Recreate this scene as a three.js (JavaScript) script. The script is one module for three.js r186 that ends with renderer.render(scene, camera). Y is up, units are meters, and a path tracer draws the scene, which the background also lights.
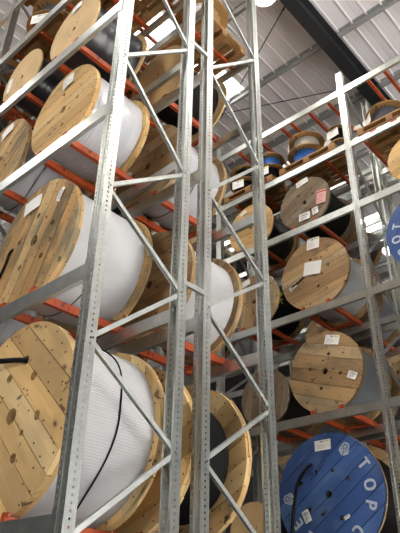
import * as THREE from 'three';
import { RectAreaLightUniformsLib } from 'three/addons/lights/RectAreaLightUniformsLib.js';
import { mergeGeometries } from 'three/addons/utils/BufferGeometryUtils.js';
import { FontLoader } from 'three/addons/loaders/FontLoader.js';
import { TextGeometry } from 'three/addons/geometries/TextGeometry.js';
import { Brush, Evaluator, SUBTRACTION } from 'three-bvh-csg';

// ------------------------------------------------------------------ camera, light, exposure
const scene = new THREE.Scene();
scene.background = new THREE.Color(0xa8b0ba);
const camera = new THREE.PerspectiveCamera(47.66, 400 / 533, 0.05, 100);
camera.position.set(0, 1.6, 0);
{ // eye level, looking up about 31 degrees and 43 degrees to the left of the racks' depth
  const x = new THREE.Vector3(0.74313, 0.01669, -0.66893), y = new THREE.Vector3(0.32958, 0.86089, 0.38762), z = new THREE.Vector3(0.58234, -0.50852, 0.63425);
  camera.quaternion.setFromRotationMatrix(new THREE.Matrix4().makeBasis(x, y, z));
}
const renderer = new THREE.WebGLRenderer({ antialias: true });
renderer.toneMapping = THREE.LinearToneMapping;
renderer.toneMappingExposure = 1.06;
renderer.shadowMap.enabled = true;
RectAreaLightUniformsLib.init();
const DAY = 1.0, LAMP = 215, DOOR_FILL = 19, SUN = 240;   // radiance of the rooflights, the high-bay lamps and the added light in the unseen loading doors; the sun that falls through those doors
const dayColor = new THREE.Color(1, 0.985, 0.96), lampColor = new THREE.Color(1, 0.93, 0.82);

const sun = new THREE.DirectionalLight(new THREE.Color(1, 0.96, 0.9), SUN);
sun.name = 'sun'; sun.position.set(30, 30, -3); sun.target.position.set(0, 0, 0); sun.castShadow = true; sun.shadow.mapSize.set(2048, 2048);
Object.assign(sun.shadow.camera, { left: -25, right: 25, top: 25, bottom: -25, near: 1, far: 80 });
scene.add(sun, sun.target);
// ------------------------------------------------------------------ helpers
let seed = 7;
const rnd = () => { seed |= 0; seed = seed + 0x6D2B79F5 | 0; let t = Math.imul(seed ^ seed >>> 15, 1 | seed); t = t + Math.imul(t ^ t >>> 7, 61 | t) ^ t; return ((t ^ t >>> 14) >>> 0) / 4294967296; };
const rr = (a, b) => a + (b - a) * rnd();
const taken = {};
const numbered = (n) => { taken[n] = (taken[n] ?? -1) + 1; return taken[n] ? n + '_' + String(taken[n]).padStart(3, '0') : n; };
const shade = (o) => { o.castShadow = true; o.receiveShadow = true; return o; };
function thing(name, label, category, [x, y, z] = [0, 0, 0], group) {
  const o = new THREE.Group(); o.name = numbered(name); o.position.set(x, y, z); scene.add(o);
  o.userData = { label, category }; if (group) o.userData.group = group;
  return o;
}
function part(name, geometry, material, parent, label) {
  const m = shade(new THREE.Mesh(geometry, material)); m.name = name; parent.add(m);
  if (label) m.userData.label = label;
  return m;
}
function struct(name, geometry, material) {
  const m = shade(geometry ? new THREE.Mesh(geometry, material) : new THREE.Group()); m.name = name; m.userData.kind = 'structure'; scene.add(m); return m;
}
class MB { // quads and boxes with metric uv
  constructor() { this.p = []; this.n = []; this.u = []; }
  quad(a, b, c, d) {
    const ab = [b[0] - a[0], b[1] - a[1], b[2] - a[2]], ad = [d[0] - a[0], d[1] - a[1], d[2] - a[2]];
    let n = [ab[1] * ad[2] - ab[2] * ad[1], ab[2] * ad[0] - ab[0] * ad[2], ab[0] * ad[1] - ab[1] * ad[0]];
    const l = Math.hypot(...n) || 1; n = n.map((v) => v / l);
    const ax = Math.abs(n[0]), ay = Math.abs(n[1]), az = Math.abs(n[2]);
    for (const v of [a, b, c, a, c, d]) {
      this.p.push(...v); this.n.push(...n);
      this.u.push(...(ax >= ay && ax >= az ? [v[2], v[1]] : ay >= az ? [v[0], v[2]] : [v[0], v[1]]));
    }
    return this;
  }
  box(x0, x1, y0, y1, z0, z1) {
    const q = (a, b, c, d) => this.quad(a, b, c, d);
    q([x0, y0, z1], [x1, y0, z1], [x1, y1, z1], [x0, y1, z1]); q([x1, y0, z0], [x0, y0, z0], [x0, y1, z0], [x1, y1, z0]);
    q([x1, y0, z1], [x1, y0, z0], [x1, y1, z0], [x1, y1, z1]); q([x0, y0, z0], [x0, y0, z1], [x0, y1, z1], [x0, y1, z0]);
    q([x0, y1, z1], [x1, y1, z1], [x1, y1, z0], [x0, y1, z0]); q([x0, y0, z0], [x1, y0, z0], [x1, y0, z1], [x0, y0, z1]);
    return this;
  }
  geo() {
    const g = new THREE.BufferGeometry();
    g.setAttribute('position', new THREE.Float32BufferAttribute(this.p, 3)); g.setAttribute('normal', new THREE.Float32BufferAttribute(this.n, 3)); g.setAttribute('uv', new THREE.Float32BufferAttribute(this.u, 2));
    return g;
  }
}
const boxGeo = (...a) => new MB().box(...a).geo();
function rod(a, b, r, seg = 8) { // round bar between two points
  const A = new THREE.Vector3(...a), B = new THREE.Vector3(...b), d = B.clone().sub(A), L = d.length();
  const g = new THREE.CylinderGeometry(r, r, L, seg); g.translate(0, L / 2, 0);
  g.applyQuaternion(new THREE.Quaternion().setFromUnitVectors(new THREE.Vector3(0, 1, 0), d.normalize())); g.translate(...a); return g;
}
// ------------------------------------------------------------------ textures
const hash2 = (x, y, s) => { let h = Math.imul(x, 374761393) + Math.imul(y, 668265263) + Math.imul(s, 974634777) | 0; h = Math.imul(h ^ h >>> 13, 1274126177); return ((h ^ h >>> 16) >>> 0) / 4294967296; };
function vnoise(x, y, px, py, s) { // value noise that repeats after px, py cells
  const xi = Math.floor(x), yi = Math.floor(y), fx = x - xi, fy = y - yi, m = (a, b) => ((a % b) + b) % b;
  const sx = fx * fx * (3 - 2 * fx), sy = fy * fy * (3 - 2 * fy), x0 = m(xi, px), x1 = m(xi + 1, px), y0 = m(yi, py), y1 = m(yi + 1, py);
  return (hash2(x0, y0, s) * (1 - sx) + hash2(x1, y0, s) * sx) * (1 - sy) + (hash2(x0, y1, s) * (1 - sx) + hash2(x1, y1, s) * sx) * sy;
}
function dataTex(w, h, f, srgb = true) {
  const d = new Uint8Array(w * h * 4);
  for (let y = 0; y < h; y++) for (let x = 0; x < w; x++) { const c = f(x / w, y / h), i = (y * w + x) * 4; d[i] = Math.max(0, Math.min(255, c[0])); d[i + 1] = Math.max(0, Math.min(255, c[1])); d[i + 2] = Math.max(0, Math.min(255, c[2])); d[i + 3] = 255; }
  const t = new THREE.DataTexture(d, w, h, THREE.RGBAFormat); t.wrapS = t.wrapT = THREE.RepeatWrapping; t.magFilter = THREE.LinearFilter; t.minFilter = THREE.LinearMipmapLinearFilter; t.generateMipmaps = true;
  if (srgb) t.colorSpace = THREE.SRGBColorSpace; t.needsUpdate = true; return t;
}
const mix = (a, b, t) => a.map((v, i) => v + (b[i] - v) * t);
const clamp = (v) => Math.max(0, Math.min(1, v));
function woodTex(s, base, dark, grey, greyAmount, marks) {
  const knots = []; for (let i = 0; i < 16; i++) knots.push([hash2(i, 1, s), hash2(i, 2, s), 0.004 + 0.006 * hash2(i, 3, s)]);
  return dataTex(512, 512, (u, v) => {
    let warp = 0, kd = 0;
    for (const k of knots) { let dx = u - k[0], dy = v - k[1]; dx -= Math.round(dx); dy -= Math.round(dy); const q = Math.hypot(dx * 0.7, dy) / k[2]; warp += Math.exp(-q * q * 0.15) * 0.02 * Math.sign(dy || 1); kd = Math.max(kd, Math.exp(-q * q)); }
    const vv = v + warp;
    const g = 0.5 * vnoise(u * 5, vv * 64, 5, 64, s) + 0.3 * vnoise(u * 10, vv * 160, 10, 160, s + 1) + 0.2 * vnoise(u * 40, vv * 250, 40, 250, s + 2);
    const broad = vnoise(u * 2, v * 14, 2, 14, s + 3), patch = vnoise(u * 4, v * 6, 4, 6, s + 4) * 0.6 + vnoise(u * 13, v * 18, 13, 18, s + 5) * 0.4;
    let c = mix(base, dark, clamp((g - 0.35) * 1.1) * 0.55 + (broad - 0.5) * 0.35);
    c = mix(c, grey, clamp((patch - 0.5) * 4) * greyAmount);
    const sm = vnoise(u * 60, v * 60, 60, 60, s + 6) * vnoise(u * 9, v * 9, 9, 9, s + 7);
    c = mix(c, [48, 34, 22], clamp((sm - (1 - marks * 0.42)) * 9) * 0.6);
    return mix(c, [62, 38, 20], kd * 0.85);
  });
}
const galvTex = dataTex(256, 256, (u, v) => { const n = 0.5 * vnoise(u * 24, v * 24, 24, 24, 3) + 0.3 * vnoise(u * 8, v * 8, 8, 8, 4) + 0.2 * vnoise(u * 70, v * 70, 70, 70, 5); const c = 224 + n * 30; return [c, c + 1, c + 1]; });
galvTex.repeat.set(1.7, 1.7);
const galvRough = dataTex(256, 256, (u, v) => { const n = 178 + 14 * vnoise(u * 20, v * 20, 20, 20, 9) + 10 * vnoise(u * 60, v * 60, 60, 60, 8); return [n, n, n]; }, false);
galvRough.repeat.set(1.7, 1.7);
const scuffTex = dataTex(256, 256, (u, v) => { const n = vnoise(u * 7, v * 7, 7, 7, 21), k = vnoise(u * 50, v * 30, 50, 30, 22) * vnoise(u * 6, v * 9, 6, 9, 23); const c = 225 + n * 30 - clamp((k - 0.45) * 6) * 90; return [c, c, c]; });
const chipTex = dataTex(512, 512, (u, v) => { const a = vnoise(u * 90, v * 90, 90, 90, 31), b = vnoise(u * 200, v * 200, 200, 200, 32), c = vnoise(u * 5, v * 5, 5, 5, 33); const k = 0.86 + 0.12 * a * b + 0.10 * (c - 0.5) + (a > 0.93 ? -0.12 : 0); return [232 * k, 194 * k, 138 * k]; });
const filmBump = dataTex(256, 256, (u, v) => { const w = vnoise(u * 6, v * 40, 6, 40, 41) * 0.6 + vnoise(u * 14, v * 90, 14, 90, 42) * 0.4; return [w * 255, w * 255, w * 255]; }, false);
const concreteTex = dataTex(512, 512, (u, v) => { const n = 0.6 * vnoise(u * 6, v * 6, 6, 6, 51) + 0.4 * vnoise(u * 60, v * 60, 60, 60, 52); const c = 112 + n * 40; return [c, c - 2, c - 7]; });
function paperTex(kind) {
  const c = document.createElement('canvas'); c.width = 160; c.height = 112; const x = c.getContext('2d');
  x.fillStyle = kind === 'pink' ? '#d8a59c' : '#ece9e4'; x.fillRect(0, 0, 160, 112);
  if (kind === 'pink') { x.fillStyle = '#b23a40'; x.fillRect(0, 8, 160, 12); x.fillRect(0, 0, 6, 112); }
  x.fillStyle = '#55555a';
  if (kind === 'table') { for (let i = 0; i < 5; i++) x.fillRect(14, 18 + i * 17, 30 + hash2(i, 2, 5) * 95, 5); x.strokeStyle = '#777'; x.strokeRect(8, 8, 144, 96); }
  if (kind === 'head') { x.fillStyle = '#8f86ad'; x.fillRect(60, 10, 30, 16); x.fillStyle = '#cfc14e'; x.fillRect(98, 8, 22, 14); x.fillRect(124, 10, 20, 12); x.fillStyle = '#8a8a8e'; for (let i = 0; i < 3; i++) x.fillRect(20, 48 + i * 18, 60 + hash2(i, 7, 5) * 50, 3); }
  if (kind === 'code') { for (let i = 0; i < 26; i++) x.fillRect(22 + i * 4.4, 14, 1 + 2 * hash2(i, 3, 9), 34); for (let i = 0; i < 3; i++) x.fillRect(22, 60 + i * 15, 40 + hash2(i, 4, 5) * 70, 6); }
  if (kind === 'pink') { x.fillStyle = '#8c4a4e'; for (let i = 0; i < 4; i++) x.fillRect(18, 36 + i * 18, 60 + hash2(i, 5, 5) * 60, 4); }
  const t = new THREE.CanvasTexture(c); t.colorSpace = THREE.SRGBColorSpace; return t;
}
// ------------------------------------------------------------------ materials
const std = (o) => new THREE.MeshStandardMaterial(o);
const M = {
  galv: std({ color: 0xd9dbd6, map: galvTex, metalness: 0.92, roughness: 0.42, roughnessMap: galvRough }),
  brace: std({ color: 0xd0d2ce, map: galvTex, metalness: 0.85, roughness: 0.6, roughnessMap: galvRough }),
  orange: std({ color: 0xb2481a, map: scuffTex, metalness: 0, roughness: 0.5 }),
  red: std({ color: 0xb02a24, roughness: 0.5 }),
  whitePlastic: std({ color: 0xbcbcbe, roughness: 0.38 }),
  film: new THREE.MeshPhysicalMaterial({ color: 0xbdbec3, roughness: 0.32, clearcoat: 0.8, clearcoatRoughness: 0.18, bumpMap: filmBump, bumpScale: 0.012 }),
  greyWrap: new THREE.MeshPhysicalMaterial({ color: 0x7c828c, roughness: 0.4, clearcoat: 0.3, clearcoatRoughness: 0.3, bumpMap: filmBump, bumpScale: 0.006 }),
  darkWrap: new THREE.MeshPhysicalMaterial({ color: 0x1b1c1f, roughness: 0.35, clearcoat: 0.4, clearcoatRoughness: 0.3, bumpMap: filmBump, bumpScale: 0.006 }),
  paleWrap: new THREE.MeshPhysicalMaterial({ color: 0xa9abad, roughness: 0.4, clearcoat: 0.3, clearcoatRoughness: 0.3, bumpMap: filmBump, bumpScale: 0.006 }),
  paleBlueWrap: std({ color: 0x9fb2cf, roughness: 0.4 }),
  black: new THREE.MeshPhysicalMaterial({ color: 0x0d0d0e, roughness: 0.6, specularIntensity: 0.35 }),
  cableGrey: std({ color: 0x4c4f54, roughness: 0.5 }),
  cableBlue: std({ color: 0x2f6fc4, roughness: 0.5 }),
  cableOrange: std({ color: 0xe0652a, roughness: 0.5 }),
  cablePale: std({ color: 0xb9b6ab, roughness: 0.5 }),
  steel: std({ color: 0x8b867c, metalness: 0.7, roughness: 0.5 }),
  nail: std({ color: 0x2f2721, roughness: 0.8 }),
  card: std({ color: 0xb08a57, map: scuffTex, roughness: 0.85 }),
  chip: std({ color: 0xffffff, map: chipTex, roughness: 0.7 }),
  roof: std({ color: 0xf6f2f4, roughness: 0.55 }),
  rafter: std({ color: 0x232629, roughness: 0.6 }),
  purlin: std({ color: 0xb4b4b2, map: galvTex, metalness: 0.1, roughness: 0.6 }),
  wall: std({ color: 0x505050, roughness: 0.7 }),
  floor: std({ color: 0xffffff, map: concreteTex, roughness: 0.6 }),
  white: std({ color: 0xe4e4e2, roughness: 0.7 }),
  stencil: std({ color: 0xb9c1cf, roughness: 0.8 }),
  stencilDark: std({ color: 0x27314f, roughness: 0.8 }),
  greenPrint: std({ color: 0xb7cf2a, roughness: 0.6 }),
  lampGlow: std({ color: 0xffffff, emissive: lampColor, emissiveIntensity: 30 }),
  dayGlow: std({ color: 0xf4f4f0, emissive: dayColor, emissiveIntensity: 5, roughness: 0.6 }),
};
const tones = (map, cols, rough = 0.75) => cols.map((c) => std({ color: c, map, roughness: rough }));
const WOOD = {
  pale: tones(woodTex(101, [214, 180, 124], [168, 126, 76], [162, 140, 106], 0.25, 0.5), [0xffffff, 0xf1eadf, 0xe6dccb, 0xfff4e4]),
  tan: tones(woodTex(211, [222, 192, 140], [180, 148, 98], [162, 142, 108], 0.4, 0.8), [0xffffff, 0xf0e8dc, 0xe4d8c8, 0xfff2df]),
  aged: tones(woodTex(307, [200, 166, 114], [140, 106, 66], [122, 112, 88], 0.8, 0.8), [0xffffff, 0xe9dfd0, 0xd8ccbb, 0xf8ead6]),
  brown: tones(woodTex(401, [184, 156, 116], [122, 98, 68], [118, 106, 86], 0.6, 0.9), [0xffffff, 0xeaded0, 0xdacbb9, 0xf6ead8]),
  grey: tones(woodTex(503, [136, 118, 94], [84, 70, 54], [118, 110, 98], 0.7, 0.9), [0xffffff, 0xe8e0d6, 0xd9d0c5]),
  blue: tones(woodTex(601, [62, 96, 152], [36, 60, 106], [104, 130, 168], 0.5, 0.5), [0xffffff, 0xe6e9f2, 0xd4daea, 0xf2f6ff], 0.6),
  pallet: tones(woodTex(701, [168, 128, 80], [118, 84, 48], [118, 98, 74], 0.4, 0.7), [0xffffff, 0xeadfcf, 0xd9c8b0]),
};
const PAPER = Object.fromEntries(['plain', 'table', 'head', 'code', 'pink'].map((k) => [k, std({ map: paperTex(k), roughness: 0.55 })]));

// ------------------------------------------------------------------ the building
const ROOF = 12.5, X0 = -21.15, X1 = 12, Z0 = -22, Z1 = 12;
struct('floor', boxGeo(X0, X1, -0.3, 0, Z0, Z1), M.floor);
struct('wall_back', boxGeo(X0, X1, 0, ROOF + 0.2, Z0 - 0.2, Z0), M.wall);
struct('wall_left', boxGeo(X0 - 0.2, X0, 0, ROOF + 0.2, Z0, Z1), M.wall);
const ADDED_DOORS = [[-8, -4, false], [0, 3, true]], DOOR_H = 6.5;   // added doors out of view: in the right wall along z, in the front wall along x
struct('wall_front', mergeGeometries([boxGeo(X0, X1, DOOR_H, ROOF + 0.2, Z1, Z1 + 0.2), boxGeo(X0, 0, 0, DOOR_H, Z1, Z1 + 0.2), boxGeo(3, X1, 0, DOOR_H, Z1, Z1 + 0.2)]), M.wall);
struct('wall_right', mergeGeometries([boxGeo(X1, X1 + 0.2, DOOR_H, ROOF + 0.2, Z0, Z1), boxGeo(X1, X1 + 0.2, 0, DOOR_H, Z0, -8), boxGeo(X1, X1 + 0.2, 0, DOOR_H, -4, Z1)]), M.wall);
ADDED_DOORS.forEach(([a, b, front], i) => { // unseen loading doors added to bring light from the right and front, shutters up
  const d = struct('added_door_' + (i + 1)); if (front) { d.position.set((a + b) / 2, 0, Z1); d.rotation.y = -Math.PI / 2; } else d.position.set(X1, 0, (a + b) / 2);
  part('door_frame', mergeGeometries([boxGeo(-0.03, 0.23, 0, DOOR_H, (a - b) / 2 - 0.12, (a - b) / 2), boxGeo(-0.03, 0.23, 0, DOOR_H, (b - a) / 2, (b - a) / 2 + 0.12), boxGeo(-0.03, 0.23, DOOR_H, DOOR_H + 0.12, (a - b) / 2 - 0.12, (b - a) / 2 + 0.12)]), M.rafter, d);
  part('rolled_shutter', new THREE.CylinderGeometry(0.28, 0.28, b - a + 0.2, 20).rotateX(Math.PI / 2).translate(-0.32, DOOR_H + 0.35, 0), M.galv, d);
  const L = new THREE.RectAreaLight(dayColor, DOOR_FILL, b - a - 0.1, DOOR_H - 0.1); L.name = 'daylight'; L.position.set(0.1, DOOR_H / 2, 0); L.rotation.y = Math.PI / 2; d.add(L);  // added light filling the unseen doorway
});
const ceiling = struct('ceiling');
const outer = part('roof_deck', boxGeo(X0, X1, ROOF + 0.12, ROOF + 0.25, Z0, Z1), M.roof, ceiling);
function sheetGeo(z0, z1) { // ribbed liner sheet one metre wide, three trapezoid ribs
  const m = new MB(), pts = [[0.002, 0]];
  for (let i = 0; i < 3; i++) { const c = 0.1667 + i / 3; pts.push([c - 0.032, 0], [c - 0.014, -0.024], [c + 0.014, -0.024], [c + 0.032, 0], [c + 0.13, 0], [c + 0.135, 0.004], [c + 0.155, 0.004], [c + 0.16, 0]); }
  pts.push([0.998, 0]);
  for (let i = 0; i + 1 < pts.length; i++) { const [a, ya] = pts[i], [b, yb] = pts[i + 1]; m.quad([a, ya, z0], [b, yb, z0], [b, yb, z1], [a, ya, z1]); m.quad([a, ya + 0.004, z1], [b, yb + 0.004, z1], [b, yb + 0.004, z0], [a, ya + 0.004, z0]); }
  return m.geo();
}
const sheets = [[Z0, -8.2], [-8.2, Z1]].map(([a, b]) => sheetGeo(a, b));
const LIGHT_COLUMNS = [-13.15, -7.15, -1.15, 4.85];
let lightNo = 0;
for (let x = X0; x < X1 - 0.5; x += 1) {
  if (LIGHT_COLUMNS.some((c) => Math.abs(c - x) < 0.01)) {
    for (const [a, b] of [[-8.12, 4], [-17.6, -14.7]]) {
      const w = struct('window_' + (++lightNo));
      w.position.set(x, ROOF, 0);
      part('pane', boxGeo(0, 1, 0, 0.02, a, b), M.dayGlow, w);
      for (let z = a + 2; z < b - 0.5; z += 2) part('glazing_bar', boxGeo(0, 1, -0.025, 0, z - 0.02, z + 0.02), M.white, w);
      const L = new THREE.RectAreaLight(dayColor, DAY, 1, b - a); L.name = 'daylight'; L.position.set(0.5, -0.06, (a + b) / 2); L.rotation.x = -Math.PI / 2; w.add(L);
    }
    for (const [a, b] of [[Z0, -17.6], [-14.7, -8.12], [4, Z1]]) { const s = part('roof_sheet', sheetGeo(a, b), M.roof, ceiling); s.position.set(x, ROOF, 0); }
  } else for (const g of sheets) part('roof_sheet', g, M.roof, ceiling).position.set(x, ROOF, 0);
}
{ // purlins: cold-formed channels running along the racks
  let n = 0;
  for (let z = -8.2 - 1.85 * 7; z < Z1; z += 1.85) {
    const g = mergeGeometries([boxGeo(X0, X1, ROOF - 0.2, ROOF - 0.004, z - 0.006, z + 0.006), boxGeo(X0, X1, ROOF - 0.2, ROOF - 0.19, z, z + 0.07), boxGeo(X0, X1, ROOF - 0.014, ROOF - 0.004, z, z + 0.07)]);
    struct('trim_' + (++n), g, M.purlin);
  }
  for (const x of [-3.76 - 7.2, -3.76, -3.76 + 7.2]) { // portal rafters
    const r = struct('trim_' + (++n));
    const top = ROOF - 0.2, bot = top - 0.5, hw = 0.125;
    part('web', boxGeo(x - 0.012, x + 0.012, bot + 0.02, top - 0.02, Z0, Z1), M.rafter, r);
    part('flange', boxGeo(x - hw, x + hw, bot, bot + 0.02, Z0, Z1), M.rafter, r);
    part('flange', boxGeo(x - hw, x + hw, top - 0.02, top, Z0, Z1), M.rafter, r);
    for (const z of [-9.9, -2.5, 4.9]) {
      part('splice_plate', boxGeo(x - hw - 0.01, x + hw + 0.01, bot - 0.12, top - 0.02, z - 0.025, z + 0.025), M.rafter, r);
      const hg = new THREE.Shape(); hg.moveTo(0, 0); hg.lineTo(0.9, 0); hg.lineTo(0, -0.35); hg.closePath();
      const h = new THREE.ExtrudeGeometry(hg, { depth: 0.03, bevelEnabled: false }); h.rotateY(Math.PI / 2); h.translate(x - 0.015, bot, z - 0.03);
      part('haunch', h, M.rafter, r);
      const bolts = []; for (let i = 0; i < 4; i++) for (const s of [-1, 1]) { const b = new THREE.CylinderGeometry(0.018, 0.018, 0.03, 6); b.rotateX(Math.PI / 2); b.translate(x + s * 0.07, bot + 0.06 + i * 0.11, z + 0.04); bolts.push(b); }
      const bm = part('bolts', mergeGeometries(bolts), M.steel, r); bm.userData.kind = 'stuff';
    }
  }
  for (const [a, b] of [[[-3.98, ROOF - 0.3, -6.72], [-7.0, ROOF - 0.3, -8.27]], [[-7.0, ROOF - 0.32, -8.1], [-3.9, ROOF - 0.32, -9.55]]]) {
    const r = struct('trim_' + (++n)); part('tie_rod', rod(a, b, 0.012, 6), M.rafter, r);
    part('turnbuckle', rod(a, [a[0] * 0.95 + b[0] * 0.05, a[1], a[2] * 0.95 + b[2] * 0.05], 0.02, 8), M.rafter, r);
  }
}
// high-bay lamps hanging over the aisles, most of them added out of view
function lathe(pts, seg = 24) { return new THREE.LatheGeometry(pts.map((p) => new THREE.Vector2(...p)), seg); }
function highBay(x, z, label) {
  const t = thing('high_bay_lamp', label, 'lamp', [x, 11.75, z], 'high-bay lamps over the aisles');
  part('reflector', lathe([[0.23, 0], [0.24, 0.0], [0.24, 0.02], [0.19, 0.14], [0.12, 0.22], [0.11, 0.21], [0.18, 0.13], [0.225, 0.015], [0.23, 0]]), M.steel, t);
  part('housing', lathe([[0.001, 0.44], [0.1, 0.44], [0.12, 0.4], [0.12, 0.2], [0.001, 0.2]]), M.rafter, t);
  part('lens', lathe([[0.001, 0.05], [0.2, 0.05], [0.205, 0.065], [0.001, 0.07]]), M.lampGlow, t);
  part('hanger', rod([0, 0.44, 0], [0, 0.752, 0], 0.012), M.steel, t);
  const L = new THREE.RectAreaLight(lampColor, LAMP, 0.36, 0.36); L.name = 'lamp_light'; L.position.set(0, 0.035, 0); L.rotation.x = -Math.PI / 2; t.add(L);
}
for (const z of [-6.02, 0.3]) for (const x of [-10, -4.02, 2]) highBay(x, z, `round high-bay lamp over the ${z < -3 ? 'aisle between the racks' : 'aisle before the near rack (added lamp)'}${x < -9 ? ', added deep inside' : x < 0 ? ', by the rack end' : ', added over open floor'}`);  // only the between-racks lamp by the rack end is seen; the others are added

// ------------------------------------------------------------------ pallet racking
const UP_H = 10.75, UW = 0.12, UD = 0.105;
function perforated(m, W, H, cols, pitch, hw, hh, map, th) { // a sheet in the u-v plane with slots; map(u, v, w) gives the point
  const wall = (a, b, c, d) => m.quad(map(...a), map(...b), map(...c), map(...d));
  const face = (u0, u1, v0, v1) => { wall([u0, v0, 0], [u1, v0, 0], [u1, v1, 0], [u0, v1, 0]); wall([u1, v0, th], [u0, v0, th], [u0, v1, th], [u1, v1, th]); };
  const n = Math.floor(H / pitch), ve = [];
  for (let i = 0; i < n; i++) {
    const y = i * pitch, a = y + (pitch - hh) / 2, b = a + hh, next = i === n - 1 ? H : y + pitch + (pitch - hh) / 2;
    if (!i) face(0, W, 0, a);
    let u = 0;
    for (const c of cols) {
      face(u, c - hw / 2, a, b);
      const l = c - hw / 2, r = c + hw / 2;
      wall([l, a, 0], [l, b, 0], [l, b, th], [l, a, th]); wall([r, a, th], [r, b, th], [r, b, 0], [r, a, 0]);
      wall([l, a, th], [r, a, th], [r, a, 0], [l, a, 0]); wall([l, b, 0], [r, b, 0], [r, b, th], [l, b, th]);
      u = r;
    }
    face(u, W, a, b); face(0, W, b, next);
  }
  wall([0, 0, 0], [0, H, 0], [0, H, th], [0, 0, th]); wall([W, 0, th], [W, H, th], [W, H, 0], [W, 0, 0]);
}
function uprightGeo() { // C section, web on +z at z = 0, open to -z; x from 0 to UW
  const m = new MB(), t = 0.003, s = 0.044, dip = 0.012, P = 0.05;
  perforated(m, s, UP_H, [0.022], P, 0.02, 0.032, (u, v, w) => [u, v, -w], t);
  perforated(m, s, UP_H, [0.022], P, 0.02, 0.032, (u, v, w) => [UW - s + u, v, -w], t);
  m.box(s - t, s, 0, UP_H, -dip, -t); m.box(UW - s, UW - s + t, 0, UP_H, -dip, -t); m.box(s, UW - s, 0, UP_H, -dip, -dip + t);
  perforated(m, UD - t, UP_H, [0.05], P, 0.017, 0.018, (u, v, w) => [UW - w, v, -t - u], t);
  perforated(m, UD - t, UP_H, [0.05], P, 0.017, 0.018, (u, v, w) => [w, v, -UD + u], t);
  m.box(t, 0.02, 0, UP_H, -UD, -UD + t); m.box(UW - 0.02, UW - t, 0, UP_H, -UD, -UD + t);
  return m.geo();
}
const UPG = uprightGeo();
const UPG_REAR = UPG.clone(); UPG_REAR.applyMatrix4(new THREE.Matrix4().makeRotationY(Math.PI)); UPG_REAR.translate(UW, 0, 0);
const FOOT = boxGeo(-0.02, UW + 0.02, 0, 0.008, -UD - 0.02, 0.02), FOOT_REAR = boxGeo(-0.02, UW + 0.02, 0, 0.008, -0.02, UD + 0.02);
function braceGeo(a, b) { // small lipped channel between two points in one x plane
  const L = Math.hypot(b[1] - a[1], b[2] - a[2]), m = new MB();
  m.box(-0.018, 0.018, 0, L, -0.02, -0.017); m.box(-0.018, -0.015, 0, L, -0.017, 0.02); m.box(0.015, 0.018, 0, L, -0.017, 0.02); m.box(-0.015, -0.006, 0, L, 0.017, 0.02); m.box(0.006, 0.015, 0, L, 0.017, 0.02);
  const g = m.geo(); g.rotateX(Math.atan2(b[2] - a[2], b[1] - a[1])); g.translate(...a); return g;
}
const nodesIn = [0.55, 2.05, 3.48, 4.96, 6.67, 8.65, 10.35], nodesOut = [1.3, 2.79, 4.26, 5.69, 7.63, 9.55];
function sub(name, parent, x, y, z) { const o = new THREE.Group(); o.name = name; o.position.set(x, y, z); parent.add(o); return o; }
function rackFrame(rack, x, zf, zr, mirrored) { // x is the centre of the uprights
  const t = sub('end_frame', rack, x, 0, zf);
  const d = zr - zf;
  part('upright', UPG, M.galv, t).position.set(-UW / 2, 0, 0);
  part('upright', UPG_REAR, M.galv, t).position.set(-UW / 2, 0, d);
  part('foot_plate', FOOT, M.galv, t).position.set(-UW / 2, 0, 0);
  part('foot_plate', FOOT_REAR, M.galv, t).position.set(-UW / 2, 0, d);
  const f = mirrored ? nodesOut : nodesIn, r = mirrored ? nodesIn : nodesOut, seq = [...f.map((y) => [y, -0.085]), ...r.map((y) => [y, d + 0.085])].sort((p, q) => p[0] - q[0]);
  for (let i = 0; i + 1 < seq.length; i++) {
    const dir = Math.sign(seq[i + 1][1] - seq[i][1]);
    part('brace', braceGeo([0.03, seq[i][0] + 0.025, seq[i][1]], [0.03, seq[i + 1][0] - 0.025, seq[i + 1][1]]), M.brace, t);
    const b = new THREE.CylinderGeometry(0.011, 0.011, UW + 0.012, 6); b.rotateZ(Math.PI / 2); b.translate(0, seq[i][0], seq[i][1] + (seq[i][1] > d / 2 ? 0.012 : -0.012)); part('bolt', b, M.steel, t);
  }
  return t;
}
const FX = [-3.56, -6.56, -9.56];
const RACKS = {
  A: { zf: -2.536, zr: -3.63, mir: false, lev: [2.21, 4.16, 6.0, 7.58, 8.84, 10.15], bh: 0.145, xs: FX, who: 'near rack of the back-to-back pair' },
  B: { zf: -3.876, zr: -4.99, mir: true, lev: [2.21, 4.16, 6.0, 7.58, 8.84, 10.15], bh: 0.145, xs: FX, who: 'far rack of the back-to-back pair' },
  C: { zf: -7.68, zr: -8.78, mir: false, lev: [2.32, 4.3, 6.04, 7.67, 8.98, 10.31], bh: 0.13, xs: [-0.56, ...FX], who: 'rack across the aisle' },
  D: { zf: -9.03, zr: -10.13, mir: true, lev: [2.32, 4.3, 6.04, 7.67, 8.98, 10.31], bh: 0.13, xs: [-0.56, ...FX], who: 'hidden rack behind the rack across the aisle' },
  E: { zf: -12.7, zr: -13.8, mir: false, lev: [2.32, 4.3, 6.04, 7.67, 8.98, 10.31], bh: 0.13, xs: [-0.56, ...FX], who: 'farthest rack' },
};
const ORD = ['first', 'second', 'third', 'fourth', 'fifth', 'sixth'];
function beamGeo(L, h) { // stepped box beam, front on +z
  const m = new MB(); m.box(0, L, -h, -0.03, -0.05, 0); m.box(0, L, -0.03, 0, -0.03, 0); return m.geo();
}
function connGeo(h) { const m = new MB(); m.box(0, 0.05, -h - 0.035, 0.03, 0.001, 0.006); m.box(0.045, 0.05, -h - 0.035, 0.03, -0.045, 0.001); return m.geo(); }
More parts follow.
